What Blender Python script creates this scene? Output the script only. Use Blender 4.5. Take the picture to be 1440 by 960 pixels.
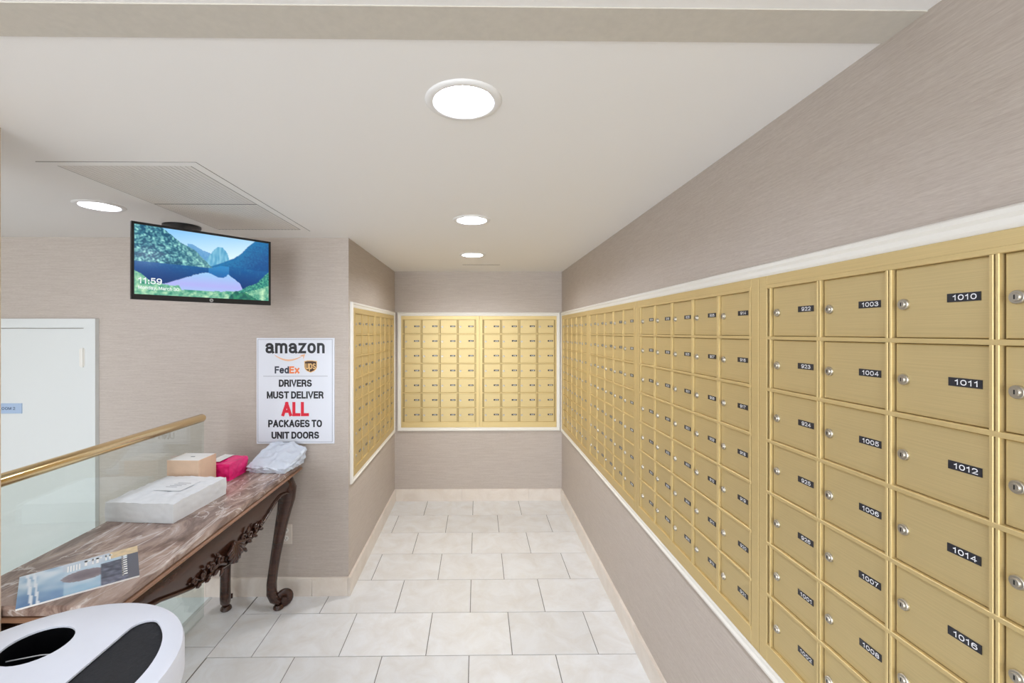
import bpy, bmesh, math, random
from mathutils import Vector, Matrix, noise
random.seed(7)
for o in list(bpy.data.objects): bpy.data.objects.remove(o)
scene = bpy.context.scene
C = scene.collection
PI = math.pi

# ------------------------------------------------------------------ camera
F_PX, PPX, PPY, EYE = 608.0, 679.0, 467.0, 1.53
YAW = math.atan(7.5 / F_PX)
cd = bpy.data.cameras.new('camera'); cam = bpy.data.objects.new('camera', cd); C.objects.link(cam)
cd.sensor_fit = 'HORIZONTAL'; cd.sensor_width = 36.0; cd.lens = F_PX * 36.0 / 1440.0
cd.shift_x = (720 - PPX) / 1440.0; cd.shift_y = (PPY - 480) / 1440.0
cd.clip_start = 0.02
cam.location = (0, 0, EYE); cam.rotation_euler = (PI / 2, 0, -YAW)
scene.camera = cam
# ------------------------------------------------------------------ light and exposure
vs = scene.view_settings
vs.view_transform = 'Standard'; vs.look = 'None'; vs.gamma = 1.0; vs.use_curve_mapping = False
vs.exposure = 0.0
world = bpy.data.worlds.new('world'); scene.world = world; world.use_nodes = True
bg = world.node_tree.nodes['Background']
bg.inputs[0].default_value = (1, 0.98, 0.95, 1); bg.inputs[1].default_value = 1.0
LAMP = 168.0          # radiance of the downlight lenses
FILL = 262.0           # watts of the unseen fill light added behind the camera
ad = bpy.data.lights.new('lobby_fill', 'AREA'); ad.shape = 'RECTANGLE'; ad.size = 4.4; ad.size_y = 1.75  # unseen area light added as soft fill from the rear
ad.energy = FILL; ad.color = (0.90, 0.985, 1.10)
ao = bpy.data.objects.new('lobby_fill', ad); C.objects.link(ao)
ao.location = (-1.68, -5.95, 1.12); ao.rotation_euler = (PI / 2, 0, 0)
# (an area light shines along its local -Z: rotated by +90 degrees about X it shines along +Y)

# ------------------------------------------------------------------ room numbers (metres)
XR, XL, YB, YT, CZ = 0.769, -0.752, 3.935, 2.53, 2.08
Z0, Z1 = 0.713, 1.649             # bottom and top of the letterbox grids
PZ = (Z1 - Z0) / 7

# ------------------------------------------------------------------ helpers
def srgb(r, g, b):
    def c(x):
        x /= 255.0
        return x / 12.92 if x <= 0.04045 else ((x + 0.055) / 1.055) ** 2.4
    return (c(r), c(g), c(b))

class MB:
    """collects polygons; build() links them as ONE mesh object"""
    def __init__(s): s.v = []; s.f = []; s.m = []; s.cur = 0
    def add(s, vs_, fs):
        b = len(s.v); s.v += [tuple(v) for v in vs_]
        for f in fs: s.f.append(tuple(b + i for i in f)); s.m.append(s.cur)
        return s
    def box(s, x0, x1, y0, y1, z0, z1):
        return s.add([(x0,y0,z0),(x1,y0,z0),(x1,y1,z0),(x0,y1,z0),(x0,y0,z1),(x1,y0,z1),(x1,y1,z1),(x0,y1,z1)],
                     [(0,3,2,1),(4,5,6,7),(0,1,5,4),(1,2,6,5),(2,3,7,6),(3,0,4,7)])
    def cbox(s, x0, x1, y0, y1, z0, z1, c):
        """box whose -Y face is chamfered by c"""
        return s.add([(x0,y1,z0),(x1,y1,z0),(x1,y1,z1),(x0,y1,z1),
                      (x0,y0+c,z0),(x1,y0+c,z0),(x1,y0+c,z1),(x0,y0+c,z1),
                      (x0+c,y0,z0+c),(x1-c,y0,z0+c),(x1-c,y0,z1-c),(x0+c,y0,z1-c)],
                     [(3,2,1,0),(0,1,5,4),(1,2,6,5),(2,3,7,6),(3,0,4,7),
                      (4,5,9,8),(5,6,10,9),(6,7,11,10),(7,4,8,11),(8,9,10,11)])
    def tbox(s, x0, x1, y0, y1, z0, z1, c):
        """box whose top face is chamfered by c"""
        return s.add([(x0,y0,z0),(x1,y0,z0),(x1,y1,z0),(x0,y1,z0),(x0,y0,z1-c),(x1,y0,z1-c),(x1,y1,z1-c),(x0,y1,z1-c),
                      (x0+c,y0+c,z1),(x1-c,y0+c,z1),(x1-c,y1-c,z1),(x0+c,y1-c,z1)],
                     [(0,3,2,1),(0,1,5,4),(1,2,6,5),(2,3,7,6),(3,0,4,7),(4,5,9,8),(5,6,10,9),(6,7,11,10),(7,4,8,11),(8,9,10,11)])
    def ring(s, x0, x1, z0, z1, prof):
        """rectangular frame in the XZ plane facing -Y: prof = [(inset, out)]"""
        b = len(s.v)
        for i, o in prof:
            s.v += [(x0+i,-o,z0+i),(x1-i,-o,z0+i),(x1-i,-o,z1-i),(x0+i,-o,z1-i)]
        for k in range(len(prof)-1):
            for j in range(4):
                a, c = b+4*k+j, b+4*k+(j+1) % 4
                s.f.append((a, c, c+4, a+4)); s.m.append(s.cur)
        return s
    def lathe(s, prof, seg=24, cx=0, cy=0, cap0=False, cap1=False):
        b = len(s.v); n = len(prof)
        for r, z in prof:
            for k in range(seg):
                a = 2*PI*k/seg; s.v.append((cx+r*math.cos(a), cy+r*math.sin(a), z))
        for i in range(n-1):
            for k in range(seg):
                k2 = (k+1) % seg
                s.f.append((b+i*seg+k, b+i*seg+k2, b+(i+1)*seg+k2, b+(i+1)*seg+k)); s.m.append(s.cur)
        if cap0: s.f.append(tuple(b+k for k in reversed(range(seg)))); s.m.append(s.cur)
        if cap1: s.f.append(tuple(b+(n-1)*seg+k for k in range(seg))); s.m.append(s.cur)
        return s
    def tube(s, pts, rad, seg=10, sq=0.0, caps=True):
        """tube along pts; rad a number or one (ra, rb) / number per point; sq squares the section"""
        pts = [Vector(p) for p in pts]; n = len(pts); b = len(s.v); up = None
        for i, p in enumerate(pts):
            t = (pts[min(i+1, n-1)] - pts[max(i-1, 0)]).normalized()
            if up is None:
                up = Vector((0,0,1)) if abs(t.z) < .9 else Vector((1,0,0))
            sd = t.cross(up).normalized(); up = sd.cross(t).normalized()
            r = rad[i] if isinstance(rad, (list, tuple)) else rad
            ra, rb = r if isinstance(r, (list, tuple)) else (r, r)
            for k in range(seg):
                a = 2*PI*k/seg; ca, sa = math.cos(a), math.sin(a)
                if sq:
                    g = 1 + sq*(1/max(abs(ca), abs(sa)) - 1)
                    ca *= g; sa *= g
                s.v.append(tuple(p + sd*(ca*ra) + up*(sa*rb)))
        for i in range(n-1):
            for k in range(seg):
                k2 = (k+1) % seg
                s.f.append((b+i*seg+k, b+i*seg+k2, b+(i+1)*seg+k2, b+(i+1)*seg+k)); s.m.append(s.cur)
        if caps:
            s.f.append(tuple(b+k for k in reversed(range(seg)))); s.m.append(s.cur)
            s.f.append(tuple(b+(n-1)*seg+k for k in range(seg))); s.m.append(s.cur)
        return s
    def prism(s, poly, y0, y1):
        """outline [(x, z)] extruded from y0 to y1"""
        n = len(poly)
        vs_ = [(x, y0, z) for x, z in poly] + [(x, y1, z) for x, z in poly]
        return s.add(vs_, [tuple(range(n)), tuple(range(2*n-1, n-1, -1))] + [(i, i+n, (i+1) % n + n, (i+1) % n) for i in range(n)])
    def xf(s, M):
        s.v = [tuple(M @ Vector(v)) for v in s.v]; return s
    def mesh(s, name, mats):
        me = bpy.data.meshes.new(name); me.from_pydata(s.v, [], s.f)
        for m in (mats if isinstance(mats, (list, tuple)) else [mats]): me.materials.append(m)
        for p, i in zip(me.polygons, s.m): p.material_index = i
        bm = bmesh.new(); bm.from_mesh(me)
        bmesh.ops.recalc_face_normals(bm, faces=bm.faces)
        bm.to_mesh(me); bm.free(); me.update()
        return me
    def build(s, name, mats, parent=None, smooth=None, loc=None):
        return obj(name, s.mesh(name, mats), parent, smooth, loc)

def obj(name, me, parent=None, smooth=None, loc=None):
    o = bpy.data.objects.new(name, me); C.objects.link(o)
    if parent is not None: o.parent = parent
    if loc is not None: o.location = loc
    if smooth is not None:
        me.shade_smooth() if smooth >= 180 else smooth_by_angle(me, smooth)
    return o

def smooth_by_angle(me, deg):
    bm = bmesh.new(); bm.from_mesh(me)
    for f in bm.faces: f.smooth = True
    lim = math.radians(deg)
    for e in bm.edges:
        if len(e.link_faces) == 2 and e.calc_face_angle(0) > lim: e.smooth = False
    bm.to_mesh(me); bm.free()

def empty(name, loc=(0,0,0), rz=0.0):
    o = bpy.data.objects.new(name, None); C.objects.link(o); o.location = loc; o.rotation_euler = (0,0,rz)
    o.empty_display_size = .05
    return o
def tag(o, label, cat, group=None):
    o['label'] = label; o['category'] = cat
    if group: o['group'] = group
    return o
def struct(o): o['kind'] = 'structure'; return o

# ------------------------------------------------------------------ materials
def newmat(name):
    m = bpy.data.materials.new(name); m.use_nodes = True
    nt = m.node_tree; return m, nt, nt.nodes['Principled BSDF']
def nd(nt, kind, **kw):
    n = nt.nodes.new(kind)
    for k, v in kw.items():
        if k in n.inputs: n.inputs[k].default_value = v
        else: setattr(n, k, v)
    return n
def pmat(name, col, rough=.5, metal=0.0, var=0.0, scale=8.0, stretch=(1,1,1), bump=0.0, bscale=None, spec=None, coat=0.0, var_col=None):
    m, nt, p = newmat(name)
    p.inputs['Base Color'].default_value = (*col, 1); p.inputs['Roughness'].default_value = rough; p.inputs['Metallic'].default_value = metal
    if spec is not None: p.inputs['Specular IOR Level'].default_value = spec
    if coat: p.inputs['Coat Weight'].default_value = coat; p.inputs['Coat Roughness'].default_value = .12
    if var or bump:
        tc = nd(nt, 'ShaderNodeTexCoord'); mp = nd(nt, 'ShaderNodeMapping'); mp.inputs['Scale'].default_value = stretch
        nt.links.new(tc.outputs['Object'], mp.inputs['Vector'])
        nz = nd(nt, 'ShaderNodeTexNoise', Scale=scale, Detail=5.0, Roughness=.6); nt.links.new(mp.outputs[0], nz.inputs['Vector'])
        if var:
            r = nd(nt, 'ShaderNodeValToRGB')
            c2 = var_col or tuple(max(0, c*(1-var)) for c in col); c1 = tuple(min(1, c*(1+var)) for c in col) if not var_col else col
            r.color_ramp.elements[0].position = .3; r.color_ramp.elements[1].position = .7
            r.color_ramp.elements[0].color = (*c2, 1); r.color_ramp.elements[1].color = (*c1, 1)
            nt.links.new(nz.outputs[0], r.inputs[0]); nt.links.new(r.outputs[0], p.inputs['Base Color'])
        if bump:
            src = nz
            if bscale:
                src = nd(nt, 'ShaderNodeTexNoise', Scale=bscale, Detail=4.0); nt.links.new(mp.outputs[0], src.inputs['Vector'])
            b = nd(nt, 'ShaderNodeBump', Strength=bump, Distance=.002)
            nt.links.new(src.outputs[0], b.inputs['Height']); nt.links.new(b.outputs[0], p.inputs['Normal'])
    return m
def emat(name, col, strength):
    m = bpy.data.materials.new(name); m.use_nodes = True; nt = m.node_tree; nt.nodes.clear()
    e = nd(nt, 'ShaderNodeEmission'); e.inputs[0].default_value = (*col, 1); e.inputs[1].default_value = strength
    o = nd(nt, 'ShaderNodeOutputMaterial'); nt.links.new(e.outputs[0], o.inputs[0]); return m

def wallpaper():
    m, nt, p = newmat('woven_wallcovering')
    tc = nd(nt, 'ShaderNodeTexCoord')
    mp = nd(nt, 'ShaderNodeMapping'); mp.inputs['Scale'].default_value = (9, 9, 260)
    mp2 = nd(nt, 'ShaderNodeMapping'); mp2.inputs['Scale'].default_value = (60, 60, 700)
    nt.links.new(tc.outputs['Object'], mp.inputs[0]); nt.links.new(tc.outputs['Object'], mp2.inputs[0])
    n1 = nd(nt, 'ShaderNodeTexNoise', Scale=1.0, Detail=3.0); n2 = nd(nt, 'ShaderNodeTexNoise', Scale=1.0, Detail=2.0)
    nt.links.new(mp.outputs[0], n1.inputs['Vector']); nt.links.new(mp2.outputs[0], n2.inputs['Vector'])
    mx = nd(nt, 'ShaderNodeMath', operation='ADD'); nt.links.new(n1.outputs[0], mx.inputs[0]); nt.links.new(n2.outputs[0], mx.inputs[1])
    r = nd(nt, 'ShaderNodeValToRGB'); r.color_ramp.elements[0].position = .7; r.color_ramp.elements[1].position = 1.3
    mm = nd(nt, 'ShaderNodeMath', operation='MULTIPLY'); mm.inputs[1].default_value = .5
    nt.links.new(mx.outputs[0], mm.inputs[0])
    r.color_ramp.elements[0].position = .35; r.color_ramp.elements[1].position = .65
    r.color_ramp.elements[0].color = (*srgb(181, 168, 156), 1); r.color_ramp.elements[1].color = (*srgb(199, 188, 177), 1)
    nt.links.new(mm.outputs[0], r.inputs[0]); nt.links.new(r.outputs[0], p.inputs['Base Color'])
    p.inputs['Roughness'].default_value = .55
    b = nd(nt, 'ShaderNodeBump', Strength=.25, Distance=.001); nt.links.new(mx.outputs[0], b.inputs['Height']); nt.links.new(b.outputs[0], p.inputs['Normal'])
    return m
def tilemat(name, col, col2, rough):
    m, nt, p = newmat(name)
    tc = nd(nt, 'ShaderNodeTexCoord'); oi = nd(nt, 'ShaderNodeObjectInfo')
    vm = nd(nt, 'ShaderNodeVectorMath', operation='ADD'); cmb = nd(nt, 'ShaderNodeCombineXYZ')
    ml = nd(nt, 'ShaderNodeMath', operation='MULTIPLY'); ml.inputs[1].default_value = 40
    nt.links.new(oi.outputs['Random'], ml.inputs[0]); nt.links.new(ml.outputs[0], cmb.inputs[0]); nt.links.new(ml.outputs[0], cmb.inputs[1])
    nt.links.new(tc.outputs['Object'], vm.inputs[0]); nt.links.new(cmb.outputs[0], vm.inputs[1])
    n = nd(nt, 'ShaderNodeTexNoise', Scale=7.0, Detail=8.0, Roughness=.65, Distortion=.7); nt.links.new(vm.outputs[0], n.inputs['Vector'])
    r = nd(nt, 'ShaderNodeValToRGB'); r.color_ramp.elements[0].position = .3; r.color_ramp.elements[1].position = .62
    r.color_ramp.elements[0].color = (*col2, 1); r.color_ramp.elements[1].color = (*col, 1)
    nt.links.new(n.outputs[0], r.inputs[0])
    hs = nd(nt, 'ShaderNodeHueSaturation'); mr = nd(nt, 'ShaderNodeMapRange'); mr.inputs['To Min'].default_value = .95; mr.inputs['To Max'].default_value = 1.04
    nt.links.new(oi.outputs['Random'], mr.inputs[0]); nt.links.new(mr.outputs[0], hs.inputs['Value'])
    nt.links.new(r.outputs[0], hs.inputs['Color']); nt.links.new(hs.outputs[0], p.inputs['Base Color'])
    p.inputs['Roughness'].default_value = rough
    return m
def marble():
    m, nt, p = newmat('brown_marble')
    tc = nd(nt, 'ShaderNodeTexCoord'); mp = nd(nt, 'ShaderNodeMapping'); mp.inputs['Scale'].default_value = (6, 2.2, 5); mp.inputs['Rotation'].default_value = (0, 0, .3)
    nt.links.new(tc.outputs['Object'], mp.inputs[0])
    n0 = nd(nt, 'ShaderNodeTexNoise', Scale=1.9, Detail=11.0, Roughness=.7, Distortion=.9); nt.links.new(mp.outputs[0], n0.inputs['Vector'])
    r = nd(nt, 'ShaderNodeValToRGB'); cr = r.color_ramp
    cr.elements[0].position = .3; cr.elements[0].color = (*srgb(80, 62, 54), 1)
    cr.elements[1].position = .70; cr.elements[1].color = (*srgb(222, 212, 204), 1)
    for pos, c in ((.43, (122, 99, 88)), (.52, (156, 133, 120)), (.60, (176, 156, 144))):
        e = cr.elements.new(pos); e.color = (*srgb(*c), 1)
    nt.links.new(n0.outputs[0], r.inputs[0])
    # pale veins: where a distorted noise crosses its middle value
    n1 = nd(nt, 'ShaderNodeTexNoise', Scale=.9, Detail=5.0, Roughness=.5, Distortion=1.2); nt.links.new(mp.outputs[0], n1.inputs['Vector'])
    s = nd(nt, 'ShaderNodeMath', operation='SUBTRACT'); s.inputs[1].default_value = .5; nt.links.new(n1.outputs[0], s.inputs[0])
    a = nd(nt, 'ShaderNodeMath', operation='ABSOLUTE'); nt.links.new(s.outputs[0], a.inputs[0])
    v = nd(nt, 'ShaderNodeMapRange'); v.inputs['From Min'].default_value = 0; v.inputs['From Max'].default_value = .014; v.inputs['To Min'].default_value = .65; v.inputs['To Max'].default_value = 0
    nt.links.new(a.outputs[0], v.inputs[0])
    mix = nd(nt, 'ShaderNodeMix', data_type='RGBA'); nt.links.new(v.outputs[0], mix.inputs[0]); nt.links.new(r.outputs[0], mix.inputs[6])
    mix.inputs[7].default_value = (*srgb(222, 212, 204), 1)
    nt.links.new(mix.outputs[2], p.inputs['Base Color']); p.inputs['Roughness'].default_value = .22
    return m
def glassmat():
    # thin architectural glass: clear transmission under a Fresnel reflection
    m = bpy.data.materials.new('railing_glass'); m.use_nodes = True; nt = m.node_tree; nt.nodes.clear()
    t = nd(nt, 'ShaderNodeBsdfTransparent'); t.inputs[0].default_value = (.93, .965, .95, 1)
    g = nd(nt, 'ShaderNodeBsdfGlossy'); g.inputs['Roughness'].default_value = .0
    fr = nd(nt, 'ShaderNodeFresnel'); fr.inputs[0].default_value = 1.8
    mx = nd(nt, 'ShaderNodeMixShader'); o = nd(nt, 'ShaderNodeOutputMaterial')
    ge = nd(nt, 'ShaderNodeNewGeometry'); ir = nd(nt, 'ShaderNodeMapRange'); ir.inputs['To Min'].default_value = 1.8; ir.inputs['To Max'].default_value = 1/1.8
    nt.links.new(ge.outputs['Backfacing'], ir.inputs[0]); nt.links.new(ir.outputs[0], fr.inputs[0])   # no bending inside the pane: same reflectance on both faces
    nt.links.new(fr.outputs[0], mx.inputs[0]); nt.links.new(t.outputs[0], mx.inputs[1]); nt.links.new(g.outputs[0], mx.inputs[2]); nt.links.new(mx.outputs[0], o.inputs[0])
    return m
def vcolmat(name, emit=0.0, rough=.4):
    m, nt, p = newmat(name)
    a = nd(nt, 'ShaderNodeAttribute'); a.attribute_name = 'print'
    if emit:
        p.inputs['Base Color'].default_value = (.01, .01, .01, 1)
        nt.links.new(a.outputs['Color'], p.inputs['Emission Color']); p.inputs['Emission Strength'].default_value = emit
    else: nt.links.new(a.outputs['Color'], p.inputs['Base Color'])
    p.inputs['Roughness'].default_value = rough
    return m
def goldmat(name, col, rough):
    m, nt, p = newmat(name)
    tc = nd(nt, 'ShaderNodeTexCoord'); mp = nd(nt, 'ShaderNodeMapping'); mp.inputs['Scale'].default_value = (6, 6, 900)
    nt.links.new(tc.outputs['Object'], mp.inputs[0])
    n = nd(nt, 'ShaderNodeTexNoise', Scale=1.0, Detail=3.0); nt.links.new(mp.outputs[0], n.inputs['Vector'])
    r = nd(nt, 'ShaderNodeValToRGB'); r.color_ramp.elements[0].position = .3; r.color_ramp.elements[1].position = .7
    r.color_ramp.elements[0].color = (*[c*.93 for c in col], 1); r.color_ramp.elements[1].color = (*[min(1, c*1.05) for c in col], 1)
    nt.links.new(n.outputs[0], r.inputs[0]); nt.links.new(r.outputs[0], p.inputs['Base Color'])
    p.inputs['Metallic'].default_value = .6; p.inputs['Roughness'].default_value = rough
    return m

M = dict(
    wall=wallpaper(),
    ceil=pmat('ceiling_paint', srgb(244, 241, 236), .7),
    band=pmat('beige_band_paint', srgb(205, 198, 185), .6, var=.04, scale=60),
    trim=pmat('white_trim_paint', srgb(236, 232, 222), .4),
    white=pmat('white_door_paint', srgb(222, 224, 220), .45),
    tile=tilemat('cream_stone_tile', srgb(230, 230, 228), srgb(218, 214, 207), .3),
    base=tilemat('beige_stone_baseboard', srgb(234, 224, 212), srgb(222, 209, 194), .3),
    grout=pmat('grey_grout', srgb(120, 114, 106), .9),
    column=pmat('tan_column_paint', srgb(214, 194, 168), .5),
    gold=goldmat('satin_gold_metal', srgb(208, 187, 136), .5),
    gold2=goldmat('gold_frame_metal', srgb(216, 193, 138), .5),
    recess=pmat('dark_recess', srgb(96, 76, 40), .8),
    nickel=pmat('lock_nickel', srgb(190, 184, 172), .4, 1.0),
    keyhole=pmat('keyhole_black', (.01, .01, .01), .5),
    plate=pmat('black_number_plate', srgb(38, 38, 44), .35),
    digits=pmat('white_digits', srgb(240, 240, 240), .5),
    metalwhite=pmat('white_lamp_trim', srgb(240, 238, 234), .4),
    lens1=emat('lamp_lens_near', (.91, 1.0, 1.22), LAMP*.85), lens=emat('lamp_lens', (.91, 1.0, 1.22), LAMP), lens2=emat('lamp_lens_bright', (.95, 1.0, 1.14), LAMP*1.5), lens3=emat('lamp_lens_brightest', (.98, 1.0, 1.06), LAMP*2.2), lensdim=emat('lamp_lens_dim', (.94, 1.0, 1.18), LAMP*.6),
    marble=marble(),
    wood=pmat('dark_mahogany', srgb(60, 33, 21), .25, var=.35, scale=5, stretch=(1, 3, 14), coat=.12),
    woodlight=pmat('moulding_mahogany', srgb(140, 102, 76), .3, var=.2, scale=6, stretch=(1, 3, 14), coat=.12),
    brass=pmat('polished_brass', srgb(232, 206, 156), .2, 1.0),
    glass=glassmat(),
    black=pmat('black_plastic', srgb(22, 22, 24), .35),
    grey=pmat('grey_plastic', srgb(200, 200, 198), .5),
    lid=pmat('silver_white_plastic', srgb(218, 221, 228), .4, var=.03, scale=5),
    felt=pmat('black_liner', srgb(26, 27, 30), .9, var=.3, scale=160, bump=.5),
    liner=pmat('black_bag_plastic', srgb(14, 14, 15), .3, bump=.6, scale=30),
    paperwhite=pmat('white_wrap', srgb(226, 229, 230), .45, var=.03, scale=30, bump=.35, bscale=45),
    cardboard=pmat('peach_cardboard', srgb(228, 196, 168), .6, var=.05, scale=20),
    labelwhite=pmat('white_paper', srgb(240, 238, 232), .5),
    pink=pmat('pink_poly', srgb(244, 36, 126), .22, bump=1.0, scale=28),
    poly=pmat('pale_grey_poly', srgb(206, 213, 222), .28, bump=.9, scale=30),
    sign=pmat('sign_white', srgb(228, 231, 238), .35),
    ink=pmat('sign_black', srgb(24, 26, 32), .4),
    red=pmat('sign_red', srgb(222, 28, 54), .4),
    orange=pmat('sign_orange', srgb(240, 130, 70), .4),
    smile=pmat('sign_pale_orange', srgb(240, 190, 150), .4),
    purple=pmat('sign_slate', srgb(52, 56, 70), .4),
    brown=pmat('sign_brown', srgb(66, 36, 16), .4),
    goldink=pmat('sign_gold', srgb(238, 196, 130), .4),
    greyline=pmat('sign_grey', srgb(140, 142, 148), .4),
    blueplate=pmat('blue_door_plate', srgb(170, 190, 214), .4),
    navy=pmat('navy_ink', srgb(50, 66, 96), .4),
    screen=vcolmat('screen_picture', emit=1.12, rough=.15),
    screentext=emat('screen_text', (.95, 1, 1), 1.0),
    cover=vcolmat('magazine_cover', rough=.18),
    vent=pmat('vent_metal', srgb(232, 226, 218), .5),
    ventdark=pmat('vent_dark', srgb(96, 88, 78), .8),
    socket=pmat('outlet_plastic', srgb(216, 205, 192), .4),
    socketw=pmat('outlet_face', srgb(238, 234, 226), .4),
    lowfloor=pmat('white_lower_floor', srgb(232, 232, 228), .4),
)

# ------------------------------------------------------------------ lettering: a plain grotesque drawn with strokes
def _el(cx, cy, rx, ry, a0, a1, n=10):
    """arc of a slightly squared ellipse, angles in degrees"""
    out = []
    for k in range(n+1):
        a = math.radians(a0+(a1-a0)*k/n); c_, s_ = math.cos(a), math.sin(a)
        out.append((cx+rx*math.copysign(abs(c_)**.86, c_), cy+ry*math.copysign(abs(s_)**.86, s_)))
    return out
def _glyphs():
    E_ = _el; G_ = {}
    G_['0'] = (.62, [E_(.31, .5, .31, .5, 90, 450, 20)])
    G_['1'] = (.40, [[(.02, .76), (.16, .84), (.27, 1), (.27, 0)]])
    G_['2'] = (.60, [E_(.30, .71, .29, .29, 165, -35) + [(.02, 0), (.60, 0)]])
    G_['3'] = (.60, [E_(.29, .75, .26, .25, 160, -90) , E_(.29, .27, .31, .27, 90, -165)])
    G_['4'] = (.64, [[(.47, 0), (.47, 1), (0, .27), (.64, .27)]])
    G_['5'] = (.60, [[(.54, 1), (.10, 1), (.05, .52)] + E_(.29, .32, .31, .32, 130, -160, 12)])
    G_['6'] = (.62, [E_(.31, .31, .31, .31, 0, 360, 18), E_(.33, .5, .33, .5, 180, 48, 10)])
    G_['7'] = (.58, [[(0, 1), (.58, 1), (.30, .5), (.20, 0)]])
    G_['8'] = (.62, [E_(.31, .76, .26, .24, 0, 360, 16), E_(.31, .26, .31, .26, 0, 360, 18)])
    G_['9'] = (.62, [E_(.31, .69, .31, .31, 0, 360, 18), E_(.29, .5, .33, .5, 0, -132, 10)])
    G_[':'] = (.10, [[(.05, .12), (.05, 0)], [(.05, .62), (.05, .50)]])
    G_[','] = (.10, [[(.08, .04), (.0, -.16)]])
    G_['A'] = (.70, [[(0, 0), (.35, 1)], [(.35, 1), (.70, 0)], [(.12, .30), (.58, .30)]])
    G_['C'] = (.64, [E_(.33, .5, .33, .5, 48, 312, 16)])
    G_['D'] = (.62, [[(0, 0), (0, 1), (.22, 1)] + E_(.24, .5, .38, .5, 80, -80, 10) + [(.22, 0), (0, 0), (0, .1)]])
    G_['E'] = (.52, [[(.52, 0), (0, 0), (0, 1), (.52, 1)], [(0, .52), (.47, .52)]])
    G_['F'] = (.50, [[(0, 0), (0, 1), (.50, 1)], [(0, .52), (.45, .52)]])
    G_['G'] = (.68, [E_(.34, .5, .34, .5, 48, 330, 16) + [(.66, .46), (.40, .46)]])
    G_['I'] = (.0, [[(0, 0), (0, 1)]])
    G_['K'] = (.62, [[(0, 0), (0, 1)], [(.58, 1), (.02, .40)], [(.20, .58), (.62, 0)]])
    G_['L'] = (.48, [[(0, 1), (0, 0), (.48, 0)]])
    G_['M'] = (.74, [[(0, 0), (0, 1)], [(.03, 1), (.37, .06), (.71, 1)], [(.74, 1), (.74, 0)]])
    G_['N'] = (.62, [[(0, 0), (0, 1)], [(.02, .98), (.60, .02)], [(.62, 0), (.62, 1)]])
    G_['O'] = (.70, [E_(.35, .5, .35, .5, 90, 450, 20)])
    G_['P'] = (.56, [[(0, 0), (0, 1), (.26, 1)] + E_(.28, .73, .28, .27, 80, -80, 8) + [(.26, .46), (0, .46)]])
    G_['R'] = (.60, [[(0, 0), (0, 1), (.28, 1)] + E_(.30, .74, .27, .26, 80, -80, 8) + [(.28, .48), (0, .48)], [(.34, .46), (.50, .38), (.54, .16), (.60, 0)]])
    G_['S'] = (.60, [E_(.30, .74, .27, .26, 30, 225, 10) + [(.30, .51)] + E_(.30, .26, .30, .26, 45, -165, 10)])
    G_['T'] = (.60, [[(.30, 0), (.30, 1)], [(0, 1), (.60, 1)]])
    G_['U'] = (.62, [[(0, 1), (0, .35)] + E_(.31, .31, .31, .31, 180, 360, 10) + [(.62, .35), (.62, 1)]])
    G_['V'] = (.64, [[(0, 1), (.32, 0), (.64, 1)]])
    x = .72
    G_['a'] = (.52, [E_(.24, .52, .23, .20, 165, 40, 6) + E_(.27, .48, .22, .24, 20, 0, 2) + [(.49, .10), (.55, 0)], E_(.23, .20, .22, .20, 60, 330, 12) + [(.49, .20)], [(.30, .41), (.49, .45)]])
    G_['m'] = (.86, [[(0, 0), (0, x)], [(0, .5)] + E_(.215, .50, .215, .22, 170, 10, 6) + [(.43, 0)], [(.43, .5)] + E_(.645, .50, .215, .22, 170, 10, 6) + [(.86, 0)]])
    G_['z'] = (.46, [[(0, x), (.46, x), (0, 0), (.46, 0)]])
    G_['o'] = (.52, [E_(.26, .36, .26, .36, 90, 450, 18)])
    G_['n'] = (.45, [[(0, 0), (0, x)], [(0, .48)] + E_(.225, .48, .225, .24, 170, 10, 8) + [(.45, 0)]])
    G_['e'] = (.52, [[(.02, .38), (.52, .38)] + E_(.26, .36, .26, .36, 8, 312, 16)])
    G_['d'] = (.52, [E_(.25, .36, .25, .36, 0, 360, 18), [(.52, 1), (.52, 0)]])
    G_['x'] = (.50, [[(0, 0), (.50, x)], [(0, x), (.50, 0)]])
    G_['u'] = (.45, [[(0, x), (0, .26)] + E_(.225, .24, .225, .24, 190, 350, 8) + [(.45, x)], [(.45, .2), (.45, 0)]])
    G_['p'] = (.50, [E_(.26, .36, .24, .36, 0, 360, 18), [(0, x), (0, -.28)]])
    G_['s'] = (.44, [E_(.22, .53, .20, .19, 30, 225, 8) + [(.22, .37)] + E_(.22, .19, .22, .19, 45, -165, 8)])
    G_['h'] = (.45, [[(0, 0), (0, 1)], [(0, .48)] + E_(.225, .48, .225, .24, 170, 10, 8) + [(.45, 0)]])
    G_['y'] = (.50, [[(0, x), (.25, 0)], [(.50, x), (.22, -.12), (.04, -.26)]])
    G_['r'] = (.28, [[(0, 0), (0, x)], [(0, .46)] + E_(.24, .44, .24, .28, 160, 75, 5)])
    G_['c'] = (.48, [E_(.26, .36, .26, .36, 45, 315, 14)])
    return G_
GLYPH = _glyphs()
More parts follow.
